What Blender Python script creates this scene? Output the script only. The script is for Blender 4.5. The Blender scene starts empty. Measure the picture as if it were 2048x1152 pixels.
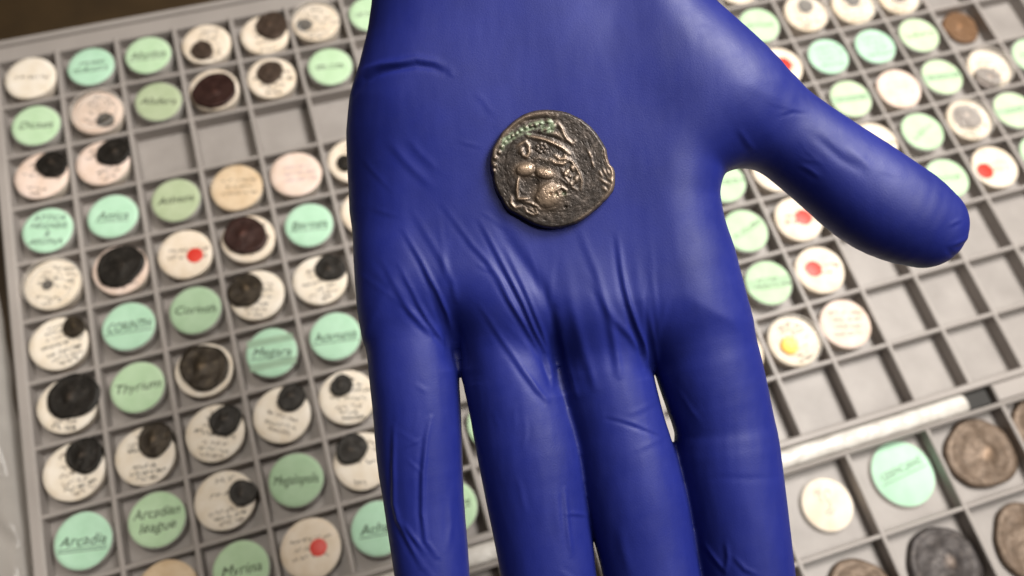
import bpy, bmesh, math, random
import numpy as np
from mathutils import Vector, Matrix, noise

# ---------------------------------------------------------------- camera, light, exposure
scene = bpy.context.scene
K = 0.001                                   # the scene is laid out in millimetres, stored in metres
CAM = Vector((142.65, -310.65, 346.5))
RIGHT = Vector((0.95413, -0.29175, 0.06720)).normalized()
VIEW = Vector((0.17099, 0.34677, -0.92223)).normalized()
UP = RIGHT.cross(VIEW).normalized()
RIGHT = VIEW.cross(UP).normalized()
cd = bpy.data.cameras.new('camera')
cam = bpy.data.objects.new('camera', cd)
scene.collection.objects.link(cam)
m = Matrix((RIGHT, UP, -VIEW)).transposed().to_4x4()
m.translation = CAM * K
cam.matrix_world = m
cd.sensor_width = 36.0
cd.lens = 36.0 * 1667.0 / 2048.0
cd.clip_start = 0.01
cd.clip_end = 20.0
cd.dof.use_dof = True
cd.dof.focus_distance = 0.186
cd.dof.aperture_fstop = 12.5
cd.dof.aperture_blades = 0
scene.camera = cam

world = bpy.data.worlds.new('World')
scene.world = world
world.use_nodes = True
bg = world.node_tree.nodes['Background']
bg.inputs[0].default_value = (1.0, 0.80, 0.62, 1)
bg.inputs[1].default_value = 0.04

def area(name, loc, target, size, power, color):
    l = bpy.data.lights.new(name, 'AREA')
    l.shape = 'DISK'
    l.size = size
    l.energy = power
    l.color = color
    o = bpy.data.objects.new(name, l)
    scene.collection.objects.link(o)
    o.location = Vector(loc) * K
    o.rotation_euler = (Vector(target) - Vector(loc)).to_track_quat('-Z', 'Y').to_euler()
    return o

area('ceiling_lamp', (530, -90, 640), (250, -200, 40), 0.25, 7.0, (1.0, 0.95, 0.885))
area('ceiling_lamp', (470, -360, 690), (220, -220, 40), 0.30, 3.0, (1.0, 0.95, 0.885))
area('left_fill', (-60, 260, 1050), (60, -180, 0), 0.5, 0.9, (1.0, 0.84, 0.66))  # unseen weak fill, added to brighten the left side

sp = bpy.data.lights.new('tray_fill_spot', 'SPOT')  # unseen spot, added to lift the hand's shadow off the left cells
sp.energy = 13.0
sp.color = (1.0, 0.92, 0.82)
sp.spot_size = math.radians(30)
sp.spot_blend = 1.0
sp.shadow_soft_size = 0.05
so_ = bpy.data.objects.new('tray_fill_spot', sp)
scene.collection.objects.link(so_)
so_.location = Vector((125, -150, 950)) * K
so_.rotation_euler = (Vector((12, -225, 0)) - Vector((125, -150, 950))).to_track_quat('-Z', 'Y').to_euler()

vs = scene.view_settings
vs.view_transform = 'Standard'
vs.look = 'None'
vs.exposure = 0.0
vs.gamma = 1.0
vs.use_curve_mapping = False
scene.cycles.max_bounces = 8
scene.cycles.transparent_max_bounces = 12
scene.cycles.caustics_reflective = False
scene.cycles.caustics_refractive = False
scene.cycles.use_denoising = True

rng = random.Random(7)

# ---------------------------------------------------------------- helpers
def link(o, parent=None):
    scene.collection.objects.link(o)
    if parent is not None:
        o.parent = parent
    return o

def mesh_obj(name, verts, faces, mat, parent=None, smooth=True, origin=None):
    me = bpy.data.meshes.new(name)
    v = np.asarray(verts, dtype=float)
    if origin is not None:
        v = v - np.asarray(origin, dtype=float)
    me.from_pydata((v * K).tolist(), [], [tuple(f) for f in faces])
    me.update()
    if smooth:
        me.polygons.foreach_set('use_smooth', [True] * len(me.polygons))
    if mat is not None:
        me.materials.append(mat)
    o = bpy.data.objects.new(name, me)
    if origin is not None:
        o.location = Vector(origin) * K
    return link(o, parent)

def tag(o, label, cat, group=None):
    o['label'] = label
    o['category'] = cat
    if group:
        o['group'] = group
    return o

def empty(name, loc):
    o = bpy.data.objects.new(name, None)
    o.empty_display_size = 0.005
    o.location = Vector(loc) * K
    return link(o)

def box_data(x0, x1, y0, y1, z0, z1, ch=0.35):
    """A bar with chamfered top edges."""
    v = []
    for z, i in ((z0, 0), (z1 - ch, 0), (z1, ch)):
        v += [(x0 + i, y0 + i, z), (x1 - i, y0 + i, z), (x1 - i, y1 - i, z), (x0 + i, y1 - i, z)]
    f = [(3, 2, 1, 0), (8, 9, 10, 11)]
    for b in (0, 4):
        for k in range(4):
            k2 = (k + 1) % 4
            f.append((b + k, b + k2, b + 4 + k2, b + 4 + k))
    return v, f

def lathe_data(profile, seg=44, wob=0.0, seed=0):
    """profile: (radius, z) from the outer bottom to the top centre (radius 0 closes)."""
    r_ = random.Random(seed)
    ph = [r_.uniform(0, 6.28) for _ in range(3)]
    v, f = [], []
    rings = []
    for (r, z) in profile:
        if r <= 1e-6:
            rings.append([len(v)])
            v.append((0, 0, z))
        else:
            ring = []
            for k in range(seg):
                a = 2 * math.pi * k / seg
                rr = r * (1 + wob * (math.sin(2 * a + ph[0]) + 0.6 * math.sin(3 * a + ph[1]) + 0.4 * math.sin(5 * a + ph[2])))
                ring.append(len(v))
                v.append((rr * math.cos(a), rr * math.sin(a), z))
            rings.append(ring)
    for a, b in zip(rings[:-1], rings[1:]):
        if len(a) == seg and len(b) == seg:
            for k in range(seg):
                f.append((a[k], a[(k + 1) % seg], b[(k + 1) % seg], b[k]))
        elif len(b) == 1:
            for k in range(seg):
                f.append((a[k], a[(k + 1) % seg], b[0]))
        elif len(a) == 1:
            for k in range(seg):
                f.append((a[0], b[(k + 1) % seg], b[k]))
    return v, f

# ---------------------------------------------------------------- materials
def new_mat(name):
    m_ = bpy.data.materials.new(name)
    m_.use_nodes = True
    nt = m_.node_tree
    return m_, nt, nt.nodes['Principled BSDF']

def ramp(nt, fac, stops):
    r = nt.nodes.new('ShaderNodeValToRGB')
    el = r.color_ramp.elements
    while len(el) < len(stops):
        el.new(0.5)
    for e, (p, c) in zip(el, stops):
        e.position = p
        e.color = (*c, 1)
    nt.links.new(fac, r.inputs[0])
    return r.outputs[0]

def noise_node(nt, scale, detail=4.0, rough=0.55):
    tc = nt.nodes.new('ShaderNodeTexCoord')
    n = nt.nodes.new('ShaderNodeTexNoise')
    n.inputs['Scale'].default_value = scale
    n.inputs['Detail'].default_value = detail
    n.inputs['Roughness'].default_value = rough
    nt.links.new(tc.outputs['Object'], n.inputs['Vector'])
    return n.outputs[0]

def bump(nt, p, h, strength, dist):
    b = nt.nodes.new('ShaderNodeBump')
    b.inputs['Strength'].default_value = strength
    b.inputs['Distance'].default_value = dist
    nt.links.new(h, b.inputs['Height'])
    nt.links.new(b.outputs[0], p.inputs['Normal'])

def simple(name, c1, c2, scale, rough, bstr=0.0, bdist=0.0002, metal=0.0, spec=0.5, bscale=None):
    m_, nt, p = new_mat(name)
    n = noise_node(nt, scale)
    nt.links.new(ramp(nt, n, [(0.3, c1), (0.7, c2)]), p.inputs['Base Color'])
    p.inputs['Roughness'].default_value = rough
    p.inputs['Metallic'].default_value = metal
    p.inputs['Specular IOR Level'].default_value = spec
    if bstr:
        bump(nt, p, noise_node(nt, bscale or scale * 4), bstr, bdist)
    return m_

def clear_mat(name, tint, rough, lo, hi, gloss=False):
    """Thin clear plastic: see-through face on, shiny at the edges."""
    m_ = bpy.data.materials.new(name)
    m_.use_nodes = True
    nt = m_.node_tree
    nt.nodes.clear()
    out = nt.nodes.new('ShaderNodeOutputMaterial')
    tr = nt.nodes.new('ShaderNodeBsdfTransparent')
    tr.inputs[0].default_value = (*tint, 1)
    pb = nt.nodes.new('ShaderNodeBsdfPrincipled')
    pb.inputs['Base Color'].default_value = (0.86, 0.83, 0.79, 1)
    pb.inputs['Roughness'].default_value = rough
    if gloss:
        pb = nt.nodes.new('ShaderNodeBsdfGlossy')
        pb.inputs['Color'].default_value = (0.95, 0.93, 0.9, 1)
        pb.inputs['Roughness'].default_value = rough
    lw = nt.nodes.new('ShaderNodeLayerWeight')
    lw.inputs[0].default_value = 0.35
    mr = nt.nodes.new('ShaderNodeMapRange')
    mr.inputs['To Min'].default_value = lo
    mr.inputs['To Max'].default_value = hi
    mx = nt.nodes.new('ShaderNodeMixShader')
    nt.links.new(lw.outputs['Facing'], mr.inputs[0])
    nt.links.new(mr.outputs[0], mx.inputs[0])
    nt.links.new(tr.outputs[0], mx.inputs[1])
    nt.links.new(pb.outputs[0], mx.inputs[2])
    nt.links.new(mx.outputs[0], out.inputs[0])
    return m_

M = {}
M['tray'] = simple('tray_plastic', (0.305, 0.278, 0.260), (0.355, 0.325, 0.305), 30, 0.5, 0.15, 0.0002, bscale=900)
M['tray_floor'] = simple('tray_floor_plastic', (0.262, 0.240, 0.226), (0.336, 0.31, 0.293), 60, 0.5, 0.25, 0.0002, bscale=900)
M['table'] = simple('dark_wood', (0.028, 0.016, 0.005), (0.052, 0.030, 0.010), 25, 0.5)
PAPER = {'mint': ((0.43, 0.69, 0.52), (0.48, 0.74, 0.56)), 'green': ((0.47, 0.67, 0.44), (0.53, 0.72, 0.49)),
         'sage': ((0.38, 0.55, 0.37), (0.43, 0.60, 0.41)), 'olive': ((0.40, 0.48, 0.31), (0.45, 0.53, 0.35)),
         'pale': ((0.52, 0.66, 0.45), (0.58, 0.72, 0.50)), 'white': ((0.79, 0.73, 0.64), (0.87, 0.81, 0.72)),
         'cream': ((0.76, 0.67, 0.56), (0.85, 0.76, 0.65)), 'pink': ((0.74, 0.60, 0.53), (0.82, 0.68, 0.61)),
         'tan': ((0.62, 0.48, 0.33), (0.74, 0.60, 0.43))}
for k_, (a_, b_) in PAPER.items():
    a_ = (a_[0] * .95, a_[1] * .90, a_[2] * .82) if k_ in ('white', 'cream', 'pink', 'tan') else (a_[0] * .93, a_[1] * .95, a_[2] * .90)
    M[k_] = simple('paper_' + k_, a_, b_, 130, 0.8, 0.2, 0.0001, spec=0.25, bscale=1500)
M['ink'] = simple('ink', (0.010, 0.009, 0.009), (0.04, 0.034, 0.03), 900, 0.8, spec=0.1)
M['ink_faint'] = simple('faded_ink', (0.10, 0.075, 0.055), (0.26, 0.20, 0.15), 900, 0.7)
M['ink_green'] = simple('ink_on_green', (0.10, 0.14, 0.10), (0.20, 0.25, 0.18), 900, 0.7)
M['ink_pink'] = simple('violet_ink', (0.40, 0.28, 0.34), (0.50, 0.36, 0.42), 900, 0.7)
M['tape'] = simple('green_tape', (0.26, 0.42, 0.29), (0.31, 0.47, 0.33), 200, 0.5)
M['red'] = simple('red_sticker', (0.62, 0.030, 0.018), (0.72, 0.045, 0.025), 300, 0.45)
M['capsule'] = clear_mat('clear_capsule', (0.93, 0.91, 0.87), 0.18, 0.25, 0.85)
M['pad'] = simple('white_foam', (0.66, 0.58, 0.49), (0.76, 0.68, 0.58), 120, 0.6)
M['lid'] = clear_mat('clear_lid', (0.97, 0.96, 0.94), 0.06, 0.02, 0.85)
M['sleeve'] = clear_mat('clear_sleeve', (0.93, 0.89, 0.86), 0.16, 0.30, 0.85)
M['strip'] = simple('label_strip_paper', (0.52, 0.49, 0.45), (0.74, 0.72, 0.68), 150, 0.13, 0.8, 0.0012, bscale=140)
M['black'] = simple('black_gap', (0.006, 0.005, 0.004), (0.012, 0.010, 0.008), 100, 0.6)

def coin_mat(name, c1, c2, c3, rough, metal):
    m_, nt, p = new_mat(name)
    n = noise_node(nt, 420, 6, 0.65)
    at = nt.nodes.new('ShaderNodeAttribute')
    at.attribute_name = 'high'
    mx = nt.nodes.new('ShaderNodeMix')
    mx.data_type = 'RGBA'
    mx.inputs['B'].default_value = (min(1, c3[0] * 1.9), min(1, c3[1] * 1.75), min(1, c3[2] * 1.6), 1)     # rubbed bright metal on the high points
    nt.links.new(at.outputs['Fac'], mx.inputs['Factor'])
    nt.links.new(ramp(nt, n, [(0.28, c1), (0.55, c2), (0.78, c3)]), mx.inputs['A'])
    nt.links.new(mx.outputs['Result'], p.inputs['Base Color'])
    p.inputs['Roughness'].default_value = rough
    p.inputs['Metallic'].default_value = metal
    p.inputs['Specular IOR Level'].default_value = 0.3
    bump(nt, p, noise_node(nt, 900, 5, 0.6), 0.6, 0.0004)
    return m_
M['c_black'] = coin_mat('black_bronze', (0.007, 0.006, 0.005), (0.014, 0.012, 0.010), (0.048, 0.040, 0.034), 0.40, 0.2)
M['c_dark'] = coin_mat('dark_bronze', (0.016, 0.012, 0.009), (0.036, 0.028, 0.020), (0.11, 0.088, 0.06), 0.30, 0.4)
M['c_brown'] = coin_mat('brown_bronze', (0.035, 0.024, 0.018), (0.07, 0.048, 0.036), (0.12, 0.085, 0.065), 0.4, 0.3)
M['c_brownmid'] = coin_mat('mid_brown_bronze', (0.11, 0.062, 0.032), (0.19, 0.105, 0.055), (0.26, 0.155, 0.09), 0.5, 0.2)
M['c_redbrown'] = coin_mat('red_brown_bronze', (0.022, 0.010, 0.009), (0.040, 0.018, 0.015), (0.07, 0.035, 0.03), 0.35, 0.3)
M['c_grey'] = coin_mat('tarnished_silver', (0.13, 0.11, 0.10), (0.22, 0.19, 0.175), (0.36, 0.32, 0.30), 0.38, 0.5)
M['c_gold'] = coin_mat('gold', (0.62, 0.30, 0.03), (0.75, 0.40, 0.05), (0.85, 0.52, 0.10), 0.4, 0.2)
M['c_sest'] = coin_mat('roman_bronze', (0.085, 0.060, 0.042), (0.15, 0.108, 0.078), (0.25, 0.185, 0.135), 0.45, 0.3)
M['c_sestdark'] = coin_mat('dark_roman_bronze', (0.035, 0.030, 0.030), (0.065, 0.057, 0.055), (0.13, 0.11, 0.10), 0.45, 0.3)

# ---------------------------------------------------------------- table
S = 28.0
FLOOR = -8.0
tb = mesh_obj('table', [(-1500, -1500, -13), (1900, -1500, -13), (1900, 1500, -13), (-1500, 1500, -13)], [(0, 1, 2, 3)], M['table'], smooth=False)
tb['kind'] = 'structure'

def build_tray(name, label, xs, ys, x0, x1, y0, y1, wt):
    """xs, ys: centre lines of the dividers; x0..y1 the outer edges."""
    t = empty(name, (x0, y0, -12.6))
    tag(t, label, 'coin tray', 'coin trays')
    o = (x0, y0, -12.6)
    def part(n, data, mat):
        ob = mesh_obj(n, data[0], data[1], mat, t, smooth=False, origin=o)
        ob.location = (0, 0, 0)
        return ob
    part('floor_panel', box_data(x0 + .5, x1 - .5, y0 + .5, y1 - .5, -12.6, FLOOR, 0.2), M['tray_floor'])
    h = wt / 2
    for i, x in enumerate(xs[1:-1]):
        part('column_divider', box_data(x - h, x + h, ys[-1], ys[0], FLOOR - .3, 0.0, 0.5), M['tray'])
    for i, y in enumerate(ys[1:-1]):
        part('row_divider', box_data(xs[0], xs[-1], y - h + .08, y + h - .08, FLOOR - .3, -0.35, 0.5), M['tray'])
    if y1 - ys[0] > 6:
        part('back_ledge', box_data(x0 + .1, x1 - .1, ys[0] - h, y1 - 3.2, -12.68, -1.0, 0.4), M['tray'])
        part('back_rim', box_data(x0, x1, y1 - 3.4, y1, -12.7, 1.2, 0.9), M['tray'])
    else:
        part('back_rim', box_data(x0, x1, ys[0] - h, y1, -12.7, 0.9, 0.9), M['tray'])
    part('front_rim', box_data(x0, x1, y0, ys[-1] + h, -12.7, 0.9, 0.9), M['tray'])
    part('side_rim', box_data(x0 + .02, xs[0] + h, y0 + .02, y1 - .02, -12.65, 0.75, 0.9), M['tray'])
    part('side_rim', box_data(xs[-1] - h, x1 - .02, y0 + .02, y1 - .02, -12.65, 0.75, 0.9), M['tray'])
    return t

NX = 21
tray = build_tray('coin_tray', 'large grey plastic coin tray with many small square cells under the hand',
                  [S * i for i in range(NX + 1)], [-S * i for i in range(11)], -4.0, S * NX + 4, -282.2, 11.0, 2.1)
# a second small lip runs round the inside of the back rim
lx = [284.5 - 38.85 * k for k in range(7, 0, -1)] + [284.5, 323.0, 362.6, 401.2, 440.0, 478.9, 517.7]
ly = [-291.6, -327.0, -363.0, -399.0, -435.0]
tray2 = build_tray('coin_tray', 'grey coin tray with larger cells at the lower right corner', lx, ly,
                   lx[0] - 3, lx[-1] + 3, ly[-1] - 4, -290.6, 1.9)
# white label strip standing between the two trays, and the black catch at its end
st = empty('label_strip', (150, -285.4, -12.6))
tag(st, 'long white glossy label strip lying between the two trays', 'label strip')
v_, f_ = [], []
nseg = 160
for i in range(nseg + 1):
    x = 30 + (385.5 - 30) * i / nseg
    dz = 0.45 * noise.noise((x * .07, 3.1, 0)) + 0.5 * noise.noise((x * .25, 9.1, 0))
    dy = 0.5 * noise.noise((x * .09, 7.7, 0))
    for (yy, zz) in ((-290.3, -12.6), (-290.2 + .3 * dy, -1.0 + dz), (-289.0 + dy, 0.3 + dz), (-286.4 + dy, 0.9 + dz * 1.4), (-283.7 + dy, 0.3 + dz), (-282.6, -1.0 + dz), (-282.5, -12.6)):
        v_.append((x, yy, zz))
for i in range(nseg):
    for k in range(6):
        a = i * 7 + k
        f_.append((a, a + 7, a + 8, a + 1))
f_.append(tuple(range(7)))
f_.append(tuple(range(nseg * 7 + 6, nseg * 7 - 1, -1)))
so = mesh_obj('strip', v_, f_, M['strip'], st, origin=(150, -285.4, -12.6)); so.location = (0, 0, 0)
ct = mesh_obj('hole', *box_data(386.4, 399.5, -290.2, -282.6, -12.6, -3.2, .5), M['black'], smooth=False, origin=(393, -285.4, -12.6))  # black block stands in for the darkness of an open hole
tag(ct, 'small black catch at the right end of the white label strip', 'hole')
cv = mesh_obj('joining_bar', *box_data(400.5, 560, -290.3, -282.5, -12.6, 0.2, .6), M['tray'], smooth=False, origin=(480, -285.4, -12.6))
tag(cv, 'beige plastic bar joining the trays right of the black catch', 'bar')

# ---------------------------------------------------------------- discs, writing, coins in the cells
seed_n = [0]
def nxt():
    seed_n[0] += 1
    return seed_n[0]

SHARED = {}
def shared(key, fn):
    if key not in SHARED:
        v, f, mat, sm = fn()
        me = bpy.data.meshes.new(key)
        me.from_pydata([(a * K, b * K, c * K) for a, b, c in v], [], f)
        me.polygons.foreach_set('use_smooth', [sm] * len(me.polygons))
        me.materials.append(mat)
        SHARED[key] = me
    return SHARED[key]

def inst(name, me, parent, loc=(0, 0, 0), rz=0.0):
    o = bpy.data.objects.new(name, me)
    o.location = Vector(loc) * K
    o.rotation_euler = (0, 0, rz)
    return link(o, parent)

def scribble(lines, width, mat, parent, z, rz, seed, thick=0.28, height=1.5, gap=3.2, y_off=0.0, under=False):
    """Handwriting too blurred to read: thin wavy pen strokes, one mesh."""
    r_ = random.Random(seed)
    v, f = [], []
    def stroke(pts, th):
        for (a, b) in zip(pts[:-1], pts[1:]):
            dx, dy = b[0] - a[0], b[1] - a[1]
            l = math.hypot(dx, dy) or 1
            nx, ny = -dy / l * th / 2, dx / l * th / 2
            i = len(v)
            v.extend([(a[0] + nx, a[1] + ny, z), (a[0] - nx, a[1] - ny, z), (b[0] - nx, b[1] - ny, z), (b[0] + nx, b[1] + ny, z)])
            f.append((i, i + 1, i + 2, i + 3))
    for li in range(lines):
        y = y_off + (lines - 1) * gap / 2 - li * gap
        w = width * r_.uniform(0.65, 1.0)
        x = -w / 2 + r_.uniform(-.5, .5)
        while x < w / 2:
            n = r_.randint(6, 15)
            pts = []
            for k in range(n):
                pts.append((x, y + height * r_.choice((-.5, -.35, .3, .5, .1)) * r_.uniform(.7, 1.2)))
                x += r_.uniform(.22, .5)
            stroke(pts, thick)
            x += r_.uniform(.2, .7)
        if under and li == lines - 1:
            stroke([(-w / 2, y - height * .8), (w / 2, y - height * .7)], thick * .9)
    return _flat('handwriting', v, f, mat, parent, rz)

def _flat(name, v, f, mat, parent, rz):
    me = bpy.data.meshes.new(name)
    me.from_pydata([(a * K, b * K, c * K) for a, b, c in v], [], f)
    me.materials.append(mat)
    o = bpy.data.objects.new(name, me)
    o.rotation_euler = (0, 0, rz)
    return link(o, parent)

def lettering(text, mat, parent, z, rz, size=3.4, maxw=17.0, shear=0.25, y=0.0):
    c = bpy.data.curves.new('lettering', 'FONT')
    c.body = text
    c.size = size * K
    c.resolution_u = 4
    c.shear = shear
    c.align_x = 'CENTER'
    c.align_y = 'CENTER'
    tmp = bpy.data.objects.new('tmp_text', c)
    scene.collection.objects.link(tmp)
    bpy.context.view_layer.update()
    me = bpy.data.meshes.new_from_object(tmp.evaluated_get(bpy.context.evaluated_depsgraph_get()))
    bpy.data.objects.remove(tmp)
    xs = [v.co.x for v in me.vertices]
    w = (max(xs) - min(xs)) / K if xs else 1
    s = min(1.0, maxw / w)
    r_ = random.Random(nxt())
    for v in me.vertices:
        a = v.co.x / K
        v.co.x *= s
        v.co.y += (0.22 * math.sin(a * 1.3) + y) * K
        v.co.z = z * K
    me.materials.clear()
    me.materials.append(mat)
    o = bpy.data.objects.new('lettering', me)
    o.rotation_euler = (0, 0, rz)
    link(o, parent)
    return o, w * s

def underline(w, y, mat, parent, z, rz, th=0.3):
    return _flat('underline', [(-w / 2, y, z), (w / 2, y, z), (w / 2, y + th, z), (-w / 2, y + th, z)], [(0, 1, 2, 3)], mat, parent, rz)

def blob_coin(name, x, y, z, r, mat, th, seed, relief=1.0, style='worn'):
    """A struck coin: uneven round outline, raised portrait lump, rim and pits."""
    r_ = random.Random(seed)
    NR, NT = 16, 44
    ph = [r_.uniform(0, 6.28) for _ in range(5)]
    def rad(a):
        return r * (1 + .05 * math.sin(2 * a + ph[0]) + .03 * math.sin(3 * a + ph[1]) + .014 * math.sin(5 * a + ph[2]) + .008 * math.sin(9 * a + ph[3]))
    ca, sa = math.cos(ph[4]), math.sin(ph[4])
    def hgt(px, py):
        u, w = (px * ca + py * sa) / r, (-px * sa + py * ca) / r
        d = math.hypot(u, w)
        h = .42 * math.exp(-((u / .42) ** 2 + ((w - .12) / .45) ** 2) * 1.6)
        h += .30 * math.exp(-(((u + .18) / .16) ** 2 + ((w + .05) / .2) ** 2))
        h += .28 * math.exp(-(((u - .1) / .25) ** 2 + ((w + .62) / .2) ** 2))
        h += .14 * math.exp(-((d - .88) / .07) ** 2)
        h += .16 * noise.noise((u * 4 + seed * 3.3, w * 4, 1.7)) + .10 * noise.noise((u * 9, w * 9 + seed, 4.2))
        return h * relief * 1.25 * min(1.0, r / 13.0)
    v, f = [(0, 0, th + hgt(0, 0))], []
    for i in range(1, NR + 1):
        q = i / NR
        for k in range(NT):
            a = 2 * math.pi * k / NT
            rr = rad(a) * q
            zz = th + hgt(rr * math.cos(a), rr * math.sin(a)) - (.35 if i == NR else 0)
            v.append((rr * math.cos(a), rr * math.sin(a), zz))
    for k in range(NT):
        f.append((0, 1 + k, 1 + (k + 1) % NT))
    for i in range(NR - 1):
        for k in range(NT):
            a, b = 1 + i * NT + k, 1 + i * NT + (k + 1) % NT
            f.append((a, a + NT, b + NT, b))
    base = len(v)
    for zz, q in ((th * .5, 1.02), (0, .96)):
        for k in range(NT):
            a = 2 * math.pi * k / NT
            v.append((rad(a) * q * math.cos(a), rad(a) * q * math.sin(a), zz))
    top = 1 + (NR - 1) * NT
    for s0, s1 in ((top, base), (base, base + NT)):
        for k in range(NT):
            f.append((s0 + k, s1 + k, s1 + (k + 1) % NT, s0 + (k + 1) % NT))
    f.append(tuple(base + NT + k for k in range(NT - 1, -1, -1)))
    o = mesh_obj(name, v, f, mat)
    o.location = Vector((x, y, z)) * K
    at_ = o.data.attributes.new('high', 'FLOAT', 'POINT')
    top_n = 1 + NR * NT
    at_.data.foreach_set('value', [min(.8, max(0.0, ((q_[2] - th) / (relief * 1.25 * min(1.0, r / 13.0)) - .34) * 2.2)) if i_ < top_n else 0.0 for i_, q_ in enumerate(v)])
    return o

def card_mesh(col, var):
    g = .915 if col in ('mint', 'green', 'sage', 'olive', 'pale') else 1.0
    def fn():
        v, f = lathe_data([(11.8 * g, 0.05), (11.85 * g, .18), (11.75 * g, .33), (9, .42), (5, .5), (0, .5)], 44, .011, var)
        return v, f, M[col], True
    return shared('card_%s_%d' % (col, var), fn)

def capsule_fn():
    v, f = lathe_data([(10.2, -7.9), (10.7, -7.2), (11.0, -4), (11.3, -1.9), (11.25, -1.35), (10.9, -1.25), (10.6, -1.3), (0, -1.3)], 44)
    return v, f, M['capsule'], True
def pad_fn():
    v, f = lathe_data([(10.6, -7.6), (11.2, -6.9), (11.5, -4.5), (11.7, -2.2), (11.65, -1.4), (11.3, -1.22), (0, -1.22)], 44)
    return v, f, M['pad'], True
def lid_fn():
    v, f = lathe_data([(12.35, -1.3), (12.4, .6), (12.15, 1.7), (11.6, 2.3), (10.9, 2.5), (10.2, 2.3), (9.6, 1.7), (8.9, 1.5), (8.2, 1.9), (7.2, 2.3), (5, 2.6), (2.5, 2.75), (0, 2.8)], 44)
    return v, f, M['lid'], True
def dot_fn():
    v, f = lathe_data([(1, 0), (1, .06), (.95, .12), (0, .13)], 28)
    return v, f, M['red'], True

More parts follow.
